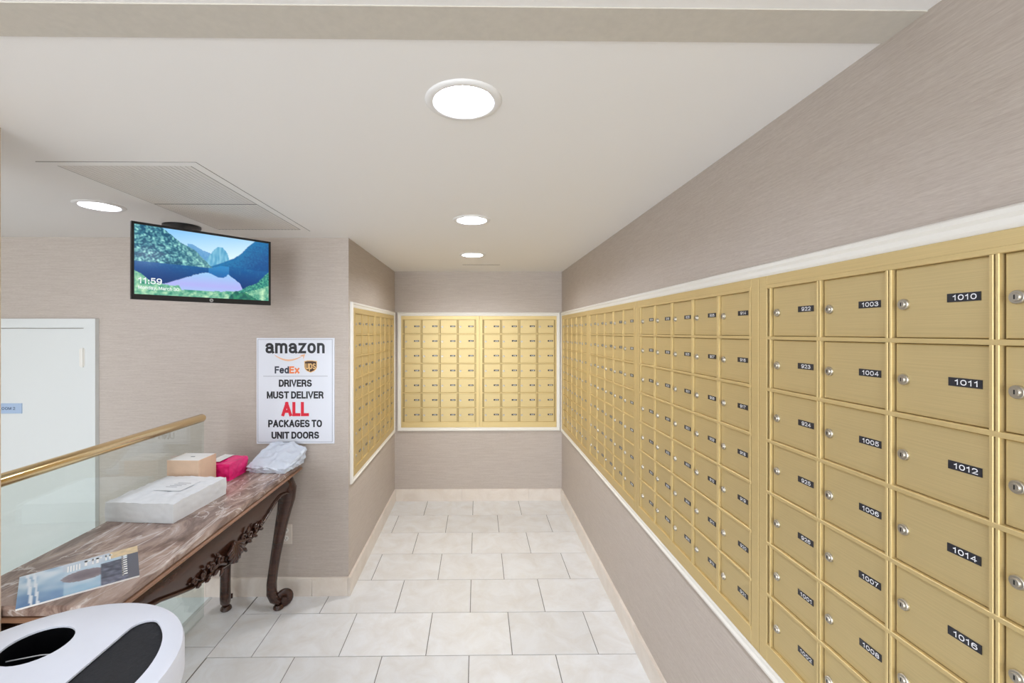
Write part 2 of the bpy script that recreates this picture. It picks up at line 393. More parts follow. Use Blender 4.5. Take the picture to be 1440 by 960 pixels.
def add_text(mb, s, x0, x1, z0, z1, y, w):
    """the string s drawn with strokes of width w so that its ink fills the box x0..x1, z0..z1"""
    gap = .20+.55*w/(z1-z0); pen = 0; lines = []
    for ch in s:
        if ch == ' ': pen += .30; continue
        a, st = GLYPH[ch]
        for l in st: lines.append([(pen+p[0], p[1]) for p in l])
        pen += a+gap
    xs = [p[0] for l in lines for p in l]; zs = [p[1] for l in lines for p in l]
    ax, bx_, az, bz_ = min(xs), max(xs), min(zs), max(zs); h = w/2
    sx_ = (x1-x0-w)/(bx_-ax); sz_ = (z1-z0-w)/(bz_-az)
    for l in lines:
        P = [Vector((x0+h+(p[0]-ax)*sx_, z0+h+(p[1]-az)*sz_)) for p in l]
        P = [p for i, p in enumerate(P) if i == 0 or (p-P[i-1]).length > 1e-7]
        closed = (P[0]-P[-1]).length < 1e-6
        n = len(P); L_, R_ = [], []
        for i in range(n):
            d1 = (P[i]-P[i-1]).normalized() if i > 0 else ((P[0]-P[-2]).normalized() if closed else None)
            d2 = (P[i+1]-P[i]).normalized() if i < n-1 else ((P[1]-P[0]).normalized() if closed else None)
            if d1 is None: d1 = d2
            if d2 is None: d2 = d1
            n1 = Vector((-d1.y, d1.x)); n2 = Vector((-d2.y, d2.x)); m_ = n1+n2
            m_ = m_.normalized() if m_.length > 1e-4 else n1
            k = h/max(.5, m_.dot(n1))
            q = P[i]
            if not closed and i == 0: q = q-d2*h*.98
            if not closed and i == n-1: q = q+d1*h*.98
            L_.append(q+m_*k); R_.append(q-m_*k)
        y -= 2e-5
        V_ = [(q.x, y, q.y) for pr in zip(L_, R_) for q in pr]
        mb.add(V_, [(2*i, 2*i+1, 2*i+3, 2*i+2) for i in range(n-1)])
    return mb

# number the boxes: floor by floor, 01..26 without 13 and 15, in the order they hang on the walls
seq = [fl*100+k for fl in range(1, 12) for k in range(1, 27) if k not in (13, 15)]
i0 = seq.index(914) - (49 + 56 + 70 + 28)
NUM = lambda i: str(seq[max(0, i0+i) % len(seq)])

# =================================================================== THE SETTING
def wallbox(name, *b): return struct(MB().box(*b).build(name, M['wall']))
T = .12
wallbox('wall_right', XR, XR+T, -6.2, YB+T, -.02, 2.2)
wallbox('wall_back', XL-T, XR, YB, YB+T, -.02, 2.2)
wallbox('wall_left', XL-T, XL, YT, YB, -.02, 2.2)
wallbox('wall_screen', -4.1, XL-T, YT, YT+T, -.6, 2.2)
struct(MB().box(-1.62, -1.283, .84, 1.18, -.42, CZ).build('wall_column', M['column']))
wallbox('wall_side', -4.2, -4.1, -6.2, YT+T, -.6, 2.2)
# wall behind the camera with an added opening for the fill light
mb = MB()
mb.box(-4.1, -3.93, -6.22, -6.1, -.02, 2.2); mb.box(.57, XR, -6.22, -6.1, -.02, 2.2)
mb.box(-3.93, .57, -6.22, -6.1, -.02, .2); mb.box(-3.93, .57, -6.22, -6.1, 2.02, 2.2)
struct(mb.build('wall_lobby', M['wall']))
win = struct(empty('fill_window_1', (-1.68, -6.1, .2)))  # unseen window, made up to account for the fill light
mb = MB()
for x in (-2.25, -.75, .75, 2.25): mb.box(x-.03, x+.03, -.09, -.02, 0, 1.82)
mb.box(-2.25, 2.25, -.09, -.02, 0, .06); mb.box(-2.25, 2.25, -.09, -.02, 1.76, 1.82)
mb.build('fill_window_frame', M['white'], win)
for k in range(3): MB().box(-2.22+1.5*k, -.78+1.5*k, -.06, -.052, .06, 1.76).build('pane', M['glass'], win)

# ceiling with round openings for the downlights
LAMPS = [(-.033, 1.03), (-.028, 2.117), (-.035, 3.069), (-1.642, 1.9), (-.03, -.05), (-.03, -1.2), (-.03, -2.4), (-1.7, -1.2), (-3.1, -1.2), (-1.7, -3.2), (-3.1, -3.2), (-2.72, .8)]  # lobby and landing lamps are unseen, added to raise the light
R_HOLE = .076
def fill_plane(outer, holes, z):
    bm = bmesh.new(); ed = []
    for loop in [outer] + holes:
        vs_ = [bm.verts.new((x, y, z)) for x, y in loop]
        ed += [bm.edges.new((vs_[i], vs_[(i+1) % len(vs_)])) for i in range(len(vs_))]
    bmesh.ops.triangle_fill(bm, use_beauty=True, use_dissolve=False, edges=ed)
    return bm
circ = lambda cx, cy, r, n=32: [(cx+r*math.cos(2*PI*k/n), cy+r*math.sin(2*PI*k/n)) for k in range(n)]
bm = fill_plane([(-4.2, -6.22), (XR+T, -6.22), (XR+T, YB+T), (-4.2, YB+T)], [circ(x, y, R_HOLE) for x, y in LAMPS], CZ)
for f in bm.faces:
    if f.normal.z > 0: f.normal_flip()
me = bpy.data.meshes.new('ceiling'); bm.to_mesh(me); bm.free(); me.materials.append(M['ceil'])
struct(obj('ceiling', me))
# beige band across the ceiling
struct(MB().box(-1.283, XR, .729, .812, CZ-.002, CZ).build('trim_1', M['band']))

# floor: slab, then every stone tile as its own piece, laid in running bond
FX = -1.53
floor = struct(MB().box(-4.1, XR, -6.1, 0, -.03, -.003).box(FX, XR, 0, YB, -.03, -.003).build('floor', M['grout']))
TW, TD, G, TH = .411, .3142, .0019, .003
full = MB().tbox(-TW/2+G, TW/2-G, -TD/2+G, TD/2-G, -TH, 0, .0008).mesh('floor_tile', M['tile'])
def tile(x0, x1, y0, y1):
    if x1-x0 < .012 or y1-y0 < .012: return
    if abs(x1-x0-TW) < 1e-6 and abs(y1-y0-TD) < 1e-6: me = full
    else:
        a, b = (x1-x0)/2-G, (y1-y0)/2-G
        me = MB().tbox(-a, a, -b, b, -TH, 0, .0008).mesh('floor_tile', M['tile'])
    obj('floor_tile', me, floor, loc=((x0+x1)/2, (y0+y1)/2, 0))
BX = -1.277                                     # border joint beside the glass railing
row = 0; y1 = YB
while y1 > -6.1:
    y0 = max(y1-TD, -6.1); ph = -.04 if row % 2 == 0 else .1655
    lim = XL if y1-TD/2 > YT+.02 else (BX if y1 > 0 else -4.1)
    k = math.floor((lim-ph)/TW)
    while ph+k*TW < XR:
        a, b = ph+k*TW, ph+(k+1)*TW
        a2, b2 = max(a, lim), min(b, XR)
        if lim == XL and y0 < YT: pass
        tile(a if a2 == a else a2, b if b2 == b else b2, y0, y1)
        k += 1
    y1 -= TD; row += 1
# strip between the left wall's end and the railing where a row is cut by the screen wall
rows_y = [YB-TD*i for i in range(16)]
for i, ry in enumerate(rows_y):                 # the row that straddles the screen wall continues to the left below it
    if ry-TD/2 > YT+.02 and ry-TD < YT:
        ph = -.04 if i % 2 == 0 else .1655; k = math.floor((BX-ph)/TW)
        while ph+k*TW < XL:
            tile(max(ph+k*TW, BX), min(ph+(k+1)*TW, XL), ry-TD, YT); k += 1
y = YT
while y > 0:
    tile(FX, BX, max(y-.41, 0), y); y -= .41
# lower landing beyond the railing, its riser and skirting
struct(MB().box(-4.1, FX-.02, 0, YT, -.45, -.42).build('floor_landing', M['lowfloor']))
struct(MB().box(-4.1, FX, -.02, 0, -.45, -.001).build('trim_8', M['white']))
struct(MB().box(FX-.02, FX, 0, YT, -.45, -.001).build('trim_2', M['white']))
struct(MB().box(-2.19, FX-.02, YT-.012, YT, -.42, -.001).build('trim_3', M['white']))

# baseboards of stone pieces
def baseboard(name, a0, a1, place, rz, h=.107):
    e = struct(empty(name, place, rz)); a = a0
    while a < a1-.01:
        b = min(a+.61, a1); MB().box(-.0, b-a-.0015, -.013, 0, 0, h-.004).box(0, b-a-.0015, -.010, 0, h-.004, h).build('baseboard_tile', M['base'], e, loc=(a, 0, 0)); a = b
    return e
baseboard('baseboard_right', -YB+.013, 0.6, (XR, 0, 0), -PI/2)
baseboard('baseboard_back', XL, XR, (0, YB, 0), 0)
baseboard('baseboard_left', YT-.013, YB-.013, (XL, 0, 0), PI/2)
baseboard('baseboard_screen', -2.18, XL, (0, YT, 0), 0)

# white mouldings around the letterbox banks
PROF = [(0, 0), (0, .010), (.004, .016), (.012, .018), (.018, .013), (.027, .013), (.034, .010), (.034, 0)]
def trimframe(name, a0, a1, place, rz):
    return struct(MB().ring(a0, a1, .634, 1.711, PROF).xf(Matrix.Translation(place) @ Matrix.Rotation(rz, 4, 'Z')).build(name, M['trim']))
trimframe('trim_4', -.727, .754, (0, YB, 0), 0)
trimframe('trim_5', -3.900, -.222, (XR, 0, 0), -PI/2)
trimframe('trim_6', 2.557, 3.875, (XL, 0, 0), PI/2)

# door at the lower landing
DX1, DZ1 = -2.256, 1.555
door = struct(MB().box(DX1-.86, DX1-.004, YT-.018, YT, -.415, DZ1-.004).build('door_1', M['white']))
hg = MB().box(DX1-.022, DX1+.006, YT-.028, YT-.018, 1.335, 1.435).tube([(DX1-.004, YT-.03, 1.33), (DX1-.004, YT-.03, 1.44)], .007, 10).build('hinge', M['trim'], door, 40)
c = MB(); c.box(DX1, DX1+.065, YT-.025, YT, -.42, DZ1); c.box(DX1-.93, DX1+.065, YT-.025, YT, DZ1, DZ1+.053); c.box(DX1-.93, DX1-.865, YT-.025, YT, -.42, DZ1)
struct(c.build('trim_7', M['white']))

# =================================================================== LETTERBOXES
lock_me = None
def lock_mesh():
    mb = MB(); prof = [(.0098, 0), (.0098, .003), (.0088, .0042), (.0062, .0042), (.0058, .0062), (0.0052, .0068)]
    mb.lathe(prof, 18, cap1=True)
    mb.cur = 1; mb.box(-.0008, .0008, -.0032, .0032, .0068, .0071); mb.cur = 0
    mb.xf(Matrix.Rotation(PI/2, 4, 'X'))
    return mb.mesh('lock', [M['nickel'], M['keyhole']])
lock_me = lock_mesh(); smooth_by_angle(lock_me, 40)
_door = {}
def letterbox_bank(place, rz, n, pitch, ml, mr, first, label, group, gap_left=.008):
    """place: wall point at the left end of the door grid; ml/mr: frame margins left and right; numbers run down each column"""
    e = empty('letterbox_bank', (place[0], place[1], Z0-.045), rz)
    zo = Z0-.045; W = n*pitch; h = Z1-Z0
    L = lambda z: z-zo
    MB().box(-ml+.001, W+mr-.001, -.0030, -.0005, .001, L(1.676)).build('backing', M['recess'], e)
    fr = MB()
    # outer flat border with a raised inner lip
    x0, x1, z0, z1 = -ml, W+mr, 0.0, L(1.677)
    o, i_ = .0135, gap_left
    for (a0, a1, b0, b1) in ((x0+.0006, -i_, z0, z1), (W+.002, x1-.0006, z0, z1), (-i_, W+.002, L(Z1)+.004, z1), (-i_, W+.002, z0, L(Z0)-.004)):
        fr.cbox(a0, a1, -o, -.003, b0, b1, .001)
    fr.cbox(-i_, W+.002, -.0155, -.003, L(Z1)-.005, L(Z1)+.005, .001)
    fr.cbox(-i_, W+.002, -.0155, -.003, L(Z0)-.005, L(Z0)+.005, .001)
    fr.cbox(.0010, .0062, -.0140, -.003, L(Z0), L(Z1), .001); fr.cbox(W-.0068, W-.0010, -.0140, -.003, L(Z0), L(Z1), .001)
    fr.build('frame', M['gold2'], e)
    rail = MB().cbox(-i_, W+.002, -.0145, -.003, -.0042, .0042, .001).mesh('rail', M['gold2'])
    for r in range(1, 7): obj('rail', rail, e, loc=(0, 0, L(Z0+r*PZ)))
    mul = MB().cbox(-.0068, -.0010, -.0140, -.003, L(Z0), L(Z1), .001).cbox(.0010, .0062, -.0140, -.003, L(Z0), L(Z1), .001).mesh('mullion', M['gold2'])
    for k in range(1, n): obj('mullion', mul, e, loc=(k*pitch, 0, 0))
    dw, dh = pitch-.0175, PZ-.0105
    key = (pitch,)
    if key not in _door: _door[key] = MB().cbox(0, dw, -.008, -.003, 0, dh, .0012).mesh('door', M['gold'])
    for c_ in range(n):
        for r in range(7):
            d = obj('door', _door[key], e, loc=(c_*pitch+.009, 0, L(Z1-(r+1)*PZ)+.0052))
            s = NUM(first+c_*7+r)
            l = obj('lock', lock_me, d, loc=(.0155, -.008, dh*.48))
            jx, jz = random.uniform(-.0012, .0012), random.uniform(-.0008, .0008)
            pb = MB(); px0 = dw*.60; pw = .047; pz = dh*.52
            pb.box(px0, px0+pw, -.009, -.008, pz-.0068, pz+.0068)
            pb.cur = 1; w = sum(.0074 if q == '1' else .0092 for q in s)
            cx = px0+pw*.54; add_text(pb, s, cx-w/2, cx+w/2, pz-.0044, pz+.0044, -.0092, .0015)
            p_ = pb.build('number_plate', [M['plate'], M['digits']], d, loc=(jx, 0, jz))
    return tag(e, label, 'mailboxes', group)
GB = 'gold letterbox banks set into the walls'
letterbox_bank((XL, 2.625), PI/2, 3, .163, .033, .016, 0, 'three column gold letterbox bank on the short left wall, end nearer the sign', GB, .004)
letterbox_bank((XL, 3.152), PI/2, 4, .163, .021, .034, 21, 'four column gold letterbox bank on the short left wall, end in the corner', GB, .004)
letterbox_bank((-.672, YB), 0, 4, .164, .020, .033, 49, 'four column gold letterbox bank on the far end wall, left one of the pair', GB, .004)
letterbox_bank((.050, YB), 0, 4, .164, .033, .0135, 77, 'four column gold letterbox bank on the far end wall, right one of the pair', GB, .004)
letterbox_bank((XR, 3.81), -PI/2, 5, .166, .055, .037, 105, 'five column gold letterbox bank on the right wall, deepest one beside the far corner', GB)
letterbox_bank((XR, 2.905), -PI/2, 5, .166, .037, .035, 140, 'five column gold letterbox bank on the right wall, second from the far corner', GB)
letterbox_bank((XR, 2.003), -PI/2, 5, .1632, .035, .034, 175, 'five column gold letterbox bank on the right wall whose last column starts at 914', GB)
letterbox_bank((XR, 1.112), -PI/2, 5, .163, .040, .041, 210, 'nearest gold letterbox bank on the right wall, with numbers 922 and 1003 to 1016', GB)

# =================================================================== CEILING THINGS
ring_me = lens_me = can_me = None
def downlight(x, y, label, lamp='lens'):
    global ring_me, lens_me, can_me
    e = empty('downlight', (x, y, CZ))
    if ring_me is None:
        ring_me = MB().lathe([(.070, .003), (.070, -.003), (.074, -.006), (.088, -.004), (.092, 0), (.092, .0005)], 40).mesh('trim_ring', M['metalwhite']); ring_me.shade_smooth()
        can_me = MB().lathe([(.075, 0), (.072, .030), (.072, .06)], 40, cap1=True).mesh('baffle', M['metalwhite'])
        smooth_by_angle(can_me, 40)
    obj('trim_ring', ring_me, e); obj('baffle', can_me, e); obj('lens', MB().lathe([(.0005, .0205), (.040, .0205), (.060, .0225)], 40, cap0=True).mesh('lens', M[lamp]), e)
    return tag(e, label, 'downlight', 'round recessed ceiling downlights')
DL = ['large looking recessed downlight closest to the viewer, over the tiled passage', 'middle recessed downlight in the row above the tiled passage',
      'smallest recessed downlight, deepest in the passage near the slot vent', 'recessed downlight left of the ceiling grille, above the hanging monitor',
      'recessed downlight straight above the viewer', 'unseen downlight added just behind the viewer in the lobby', 'unseen downlight added along the right wall deeper in the lobby',
      'unseen downlight added in the lobby left of the viewer', 'unseen downlight added at the left side wall of the lobby', 'unseen downlight added in the middle of the lobby', 'unseen downlight added at the left wall of the lobby near its fill window', 'unseen downlight added to brighten the lower landing, hidden by the column']
for (x, y), l, b in zip(LAMPS, DL, ['lens1', 'lens2', 'lens3', 'lensdim']+['lens']*20): downlight(x, y, l, b)

# access grille: frame, divider and lengthwise slats
v = tag(empty('ceiling_grille', (-1.17, 1.885, CZ)), 'large rectangular return air grille in the ceiling beside the monitor', 'vent')
VX0, VX1, VY0, VY1 = -.252, .258, -.474, .478
fr = MB()
for (a, b, c_, d) in ((VX0, VX0+.036, VY0, VY1), (VX1-.034, VX1, VY0, VY1), (VX0+.036, VX1-.034, VY0, VY0+.030), (VX0+.036, VX1-.034, VY1-.035, VY1)):
    fr.box(a, b, c_, d, -.0016, -.0004)
fr.build('frame', M['ceil'], v)
MB().box(VX0-.0015, VX1+.0015, VY0-.0015, VY1+.0015, -.0009, -.0001).build('backing', M['ventdark'], v)  # dark sheet; its rim paints the shadow line round the frame
x0, x1 = VX0+.0395, VX1-.036; ns = 25; pw = (x1-x0)/ns
for (a, b) in ((VY0+.031, -.021), (-.012, VY1-.042)):
    sl = MB().add([(0, a, -.0016), (pw*.93, a, -.0022), (pw*.93, b, -.0022), (0, b, -.0016), (0, a, -.0010), (pw*.93, a, -.0010), (pw*.93, b, -.0010), (0, b, -.0010)],
                  [(0,1,2,3), (7,6,5,4), (0,4,5,1), (1,5,6,2), (2,6,7,3), (3,7,4,0)]).mesh('slat', M['vent'])
    for k in range(ns): obj('slat', sl, v, loc=(x0+k*pw, 0, 0))
    nt_ = MB()
    for k in range(ns): nt_.box(x0+(k+.10)*pw, x0+(k+.62)*pw, b, b+.008, -.0016, -.0009)
    nt_.build('notch_row', M['keyhole'], v)
s = tag(empty('slot_vent', (.03, 3.52, CZ)), 'narrow dark slot vent in the ceiling before the far wall', 'vent')
MB().box(-.155, .155, -.014, .014, -.0008, -.0002).build('frame', M['ceil'], s)
MB().box(-.152, .152, -.008, .008, -.0012, -.0008).build('slot', M['ventdark'], s)

# =================================================================== MONITOR
def lerp(a, b, t): return a+(b-a)*t
def poly(pts, s):
    if s <= pts[0][0]: return pts[0][1]
    for (a, b), (c_, d) in zip(pts, pts[1:]):
        if s <= c_: return lerp(b, d, (s-a)/(c_-a))
    return pts[-1][1]
def mixc(a, b, t): t = max(0, min(1, t)); return tuple(lerp(p, q, t) for p, q in zip(a, b))
def picture(s, t):
    n = noise.noise((s*26, t*15, 0)); n2 = noise.noise((s*70, t*40, 3)); n3 = noise.noise((s*9, t*9, 7))
    left = poly([(0, -.1), (.18, 0), (.30, .18), (.40, .27), (.48, .42), (.53, .52)], s) if s < .53 else 2
    right = poly([(.50, .52), (.60, .43), (.70, .33), (.76, .24), (.82, .10), (.88, 0), (1, -.15)], s) if s > .5 else 2
    dome = poly([(.46, .5), (.50, .36), (.54, .24), (.57, .18), (.61, .17), (.65, .26), (.67, .40), (.70, .36), (.74, .44)], s) if .46 < s < .74 else 2
    hill = poly([(.35, .19), (.38, .18), (.46, .26), (.53, .30), (.56, .36)], s) if .35 < s < .56 else 2
    water = poly([(0, .52), (.3, .53), (.53, .52), (.6, .47), (1, .50)], s)
    dark_end = poly([(0, .80), (.12, .84), (.2, .82), (.30, .74), (.42, .64), (.49, .60), (.53, .62), (.57, .66), (.61, .67), (.64, .64), (.655, .60), (.70, .66), (.75, .73), (.775, .84), (.85, .84), (1, .8)], s) + n*.012
    fore = min(poly([(0, .66), (.05, .71), (.10, .80), (.2, .84), (.29, .84), (.31, .90), (.45, .90), (.62, .885), (.73, .87), (.80, .80), (.9, .70), (1, .50)], s) + n*.015, 1.2)
    if t > fore:
        c_ = mixc((40, 130, 110), (196, 232, 190), .5+.55*n+.35*n2+.25*n3)
        if s > .66 and t > poly([(.66, .97), (.74, .82), (.80, .88), (.9, .99), (1, 1.02)], s): c_ = mixc((20, 90, 86), (60, 150, 110), .4+n+n2*.5)
        if s > .74 and t < poly([(.74, .9), (.82, .86), (.9, .82), (1, .74)], s): c_ = mixc((16, 96, 104), (100, 190, 150), .45+n2*.9)
        return c_
    if t > water:
        if t < dark_end:
            c_ = mixc((8, 88, 150), (4, 50, 112), (t-.5)*3)
            if .5 < s < .66: c_ = mixc((40, 130, 190), (20, 90, 160), (t-.5)*5)
            c_ = mixc(c_, (60, 140, 170), max(0, n2*.5+n*.3)*max(0, 1-(t-.5)*6))
            return c_
        return mixc((150, 200, 238), (172, 176, 236), (t-.6)*5) if t < .82 else mixc((172, 176, 236), (160, 196, 240), (t-.82)*8)
    if t > left:
        c_ = mixc((10, 76, 108), (150, 214, 206), .30+.8*n+1.0*n2)
        return mixc(c_, (190, 226, 204), max(0, s*1.7-.35)*.7) if t-left < .3 else c_
    if t > right: return mixc((20, 112, 166), (6, 76, 138), (t-right)*2+n2*.6+n*.3)
    if t > dome: return mixc((84, 158, 196), (128, 190, 214), .5+1.1*noise.noise((s*60, t*10, 1)))
    if t > hill: return mixc((108, 164, 208), (70, 134, 190), (t-hill)*4+n2*.4)
    return mixc((138, 196, 242), (214, 236, 244), t*2.2+(s-.35)*.8)
def printed(name, nx, ny, fn, place, mat, parent):
    vs_ = [place(i/nx, j/ny) for j in range(ny+1) for i in range(nx+1)]
    fs = [(j*(nx+1)+i, (j+1)*(nx+1)+i, (j+1)*(nx+1)+i+1, j*(nx+1)+i+1) for j in range(ny) for i in range(nx)]
    me = bpy.data.meshes.new(name); me.from_pydata(vs_, [], fs); me.materials.append(mat)
    at = me.color_attributes.new('print', 'FLOAT_COLOR', 'POINT')
    flat = []
    for j in range(ny+1):
        for i in range(nx+1): flat += [*srgb(*[max(0, min(255, q)) for q in fn(i/nx, j/ny)]), 1.0]
    at.data.foreach_set('color', flat)
    return obj(name, me, parent)
mw, mh = .5545, .320
ang = math.atan2(2.199-1.786, -1.048+1.418)
mon = tag(empty('monitor', (-1.233, 1.9925, 1.6655), ang), 'flat screen monitor hung from the ceiling showing a mountain lake', 'monitor')
W2 = mw/2
MB().cbox(-W2, W2, -.004, .014, 0, mh, .002).build('housing', M['black'], mon)
MB().cbox(-W2+.10, W2-.10, .014, .038, .05, mh-.05, 0).build('back_cover', M['black'], mon)
bz = MB(); e_ = .010
for b in ((-W2, -W2+e_, .022, mh), (W2-e_, W2, .022, mh), (-W2+e_, W2-e_, mh-e_, mh), (-W2, W2, 0, .022)): bz.cbox(b[0], b[1], -.008, -.004, b[2], b[3], .0008)
bz.build('bezel', M['black'], mon)
sc = printed('screen', 176, 100, picture, lambda s, t: (lerp(-W2+e_, W2-e_, s), -.0045, lerp(mh-e_, .022, t)), M['screen'], mon)
tx = MB(); sx = lambda s: lerp(-W2+e_, W2-e_, s); sz = lambda t: lerp(mh-e_, .022, t)
add_text(tx, '11:59', sx(.025), sx(.175), sz(.845), sz(.755), -.0049, .0042)
add_text(tx, 'Monday, March 30', sx(.025), sx(.29), sz(.935), sz(.875), -.0049, .0019)
tx.build('clock_text', M['screentext'], sc)
lg = MB().lathe([(.0075, 0), (.0075, .0006)], 20, cap1=True).xf(Matrix.Translation((.012, -.0083, .0108)) @ Matrix.Rotation(PI/2, 4, 'X'))
lg.cur = 1; add_text(lg, 'hp', .0075, .0165, .0062, .0152, -.0093, .0012)
lg.build('logo', [M['grey'], M['ink']], mon)
arm = MB().tube([(0, .038, .18), (0, .10, .19), (0, .25, .23), (0, .38, .30), (0, .40, .40)], .013, 10); arm.cbox(-.05, .05, .036, .044, .11, .21, .001)
arm.build('mount_arm', M['black'], mon, 40)
MB().lathe([(.085, CZ-1.6655), (.085, CZ-1.6655-.010), (.065, CZ-1.6655-.022), (.02, CZ-1.6655-.026)], 32, 0, .40, cap1=True).build('ceiling_plate', M['black'], mon, 40)

# =================================================================== WALL SIGN
SX0, SZ1, SW, SH = -1.282, 1.497, .450, .614
sg = tag(empty('notice_board', (SX0, YT, SZ1-SH)), 'white delivery notice with red ALL and carrier logos on the wall', 'sign')
MB().cbox(0, SW, -.006, -.0005, 0, SH, .001).build('panel', M['sign'], sg)
ux = lambda p: (p-117)/586*SW; uz = lambda p: (868-p)/780*SH; ty = -.0064
b = MB()
for r in ((127, 129.5, 98, 856), (686, 688.5, 98, 856), (127, 688.5, 98, 100.5), (127, 688.5, 853.5, 856)): b.box(ux(r[0]), ux(r[1]), ty, -.006, uz(r[3]), uz(r[2]))
b.box(ux(168), ux(652), ty, -.006, uz(371.5), uz(369)); b.build('border_line', M['greyline'], sg)
def line(s, x0, x1, y0, y1, m, w, name='lettering'):
    return add_text(MB(), s, ux(x0), ux(x1), uz(y1), uz(y0), ty, w*SW/586).build(name, M[m], sg)
line('amazon', 185, 630, 125, 202, 'ink', 19)
line('Fed', 254, 362, 297, 350, 'purple', 11); line('Ex', 364, 440, 297, 350, 'orange', 12)
line('DRIVERS', 285, 533, 395, 448, 'ink', 11.5); line('MUST DELIVER', 195, 622, 482, 535, 'ink', 11.5)
line('ALL', 305, 512, 560, 665, 'red', 23)
line('PACKAGES TO', 205, 610, 692, 746, 'ink', 11.5); line('UNIT DOORS', 230, 588, 779, 831, 'ink', 11.5)
sm = MB(); up_, lo = [], []
for k in range(17):
    t = k/16; x = lerp(255, 470, t); d = 42*math.sin(PI*t)**.9*(1-.12*t)
    w = 2+7*math.sin(PI*min(1, t*.9+.08)); up_.append((ux(x), uz(216+d-w))); lo.append((ux(x), uz(216+d+w*.4)))
for k in range(16): sm.add([(up_[k][0], ty, up_[k][1]), (up_[k+1][0], ty, up_[k+1][1]), (lo[k+1][0], ty, lo[k+1][1]), (lo[k][0], ty, lo[k][1])], [(0,1,2,3)])
sm.add([(ux(440), ty, uz(216)), (ux(484), ty, uz(207)), (ux(470), ty, uz(246)), (ux(466), ty, uz(224))], [(0,1,2,3)])
sm.build('curved_arrow', M['smile'], sg)
def shield(x0, x1, y0, y1, y):
    pts = [(0, .06), (.25, .0), (.6, 0), (1, .06), (1, .55), (.94, .72), (.8, .86), (.5, 1), (.2, .86), (.06, .72), (0, .55)]
    return [(ux(lerp(x0, x1, a)), y, uz(lerp(y0, y1, c_))) for a, c_ in pts]
sh = MB(); p = shield(476, 572, 253, 345, ty); sh.add(p, [tuple(range(len(p)))]); sh.cur = 1
p = shield(481, 567, 259, 339, ty-.0002); sh.add(p, [tuple(range(len(p)))]); sh.cur = 0
add_text(sh, 'ups', ux(486), ux(562), uz(332), uz(276), ty-.0004, 7*SW/586); sh.build('shield_emblem', [M['goldink'], M['brown']], sg)

# door plate
dp = tag(empty('door_plate', (-2.61, YT-.018, 1.065)), 'small blue grey room plate on the white door', 'sign')
MB().cbox(-.25, 0, -.005, 0, 0, .058, .001).build('plate', M['blueplate'], dp)
add_text(MB(), 'ROOM 2', -.128, -.035, .021, .037, -.0054, .0026).build('lettering', M['navy'], dp)

# outlet
ol = tag(empty('wall_outlet', (-1.113, YT, .30)), 'beige duplex power outlet on the wall beside the table leg', 'outlet')
MB().cbox(-.035, .035, -.006, 0, 0, .114, .002).build('cover_plate', M['socket'], ol)
for z in (.034, .080):
    q = MB().lathe([(.0165, 0), (.0165, .0025)], 20, cap1=True).xf(Matrix.Translation((0, -.006, z)) @ Matrix.Rotation(PI/2, 4, 'X'))
    q.cur = 1; q.box(-.0065, -.005, -.0089, -.0085, z-.002, z+.008); q.box(.005, .0075, -.0089, -.0085, z-.002, z+.008); q.box(-.002, .002, -.0089, -.0085, z-.010, z-.006)
    q.build('socket', [M['socketw'], M['keyhole']], ol)

# =================================================================== RAILING
rl = tag(empty('glass_railing', (-1.48, 1.18, 0)), 'clear glass railing with a round brass handrail behind the table', 'railing')
MB().box(-.006, .006, .001, 1.168, 0.0, 1.062).build('glass_panel', M['glass'], rl)
MB().tube([(0, .001, 1.07), (0, 1.158, 1.07), (0, 1.168, 1.07)], [.0215, .0215, .018], 24).build('handrail', M['brass'], rl, 40)

# =================================================================== CONSOLE TABLE
TX0, TX1, TY0, TY1, TZ = -1.462, -1.008, 1.186, 2.505, .786
tb = tag(empty('console_table', ((TX0+TX1)/2, (TY0+TY1)/2, 0)), 'carved dark wood console table with a brown marble top', 'table')
ox, oy = tb.location.x, tb.location.y
def tloc(mb): return mb.xf(Matrix.Translation((-ox, -oy, 0)))
def slab(x0, x1, y0, y1, prof, rc=.02):
    """rectangle with rounded corners swept through prof = [(outset, z)]"""
    mb = MB(); n = 5; loops = []
    for o, z in prof:
        L = []
        for (cx, cy, a0) in ((x1, y1, 0), (x0, y1, PI/2), (x0, y0, PI), (x1, y0, 1.5*PI)):
            sx_, sy_ = (1 if cx == x1 else -1), (1 if cy == y1 else -1)
            for k in range(n+1):
                a = a0+PI/2*k/n; L.append((cx-sx_*rc+(rc+o)*math.cos(a), cy-sy_*rc+(rc+o)*math.sin(a), z))
        loops.append(L)
    N = len(loops[0]); b0 = 0
    for L in loops: mb.v += L
    for i in range(len(loops)-1):
        for k in range(N): mb.f.append((i*N+k, i*N+(k+1) % N, (i+1)*N+(k+1) % N, (i+1)*N+k)); mb.m.append(0)
    mb.f.append(tuple(reversed(range(N)))); mb.m.append(0); mb.f.append(tuple((len(loops)-1)*N+k for k in range(N))); mb.m.append(0)
    return mb
tloc(slab(TX0, TX1, TY0, TY1, [(-.012, TZ-.028), (-.002, TZ-.026), (0, TZ-.018), (-.001, TZ-.006), (-.006, TZ)])).build('marble_top', M['marble'], tb, 30)
tloc(slab(TX0+.006, TX1-.006, TY0+.006, TY1-.006, [(-.022, TZ-.062), (-.012, TZ-.056), (-.014, TZ-.048), (.004, TZ-.044), (.013, TZ-.038), (.013, TZ-.032), (.008, TZ-.0285)])).build('moulding', M['woodlight'], tb, 30)
APZ = TZ-.058; CY = (TY0+TY1)/2-.03
def apron_z(y):
    s = abs(y-CY)
    return poly([(0, .570), (.06, .578), (.10, .590), (.17, .592), (.25, .606), (.32, .628), (.40, .655), (.47, .668), (.54, .655), (.60, .63)], s)
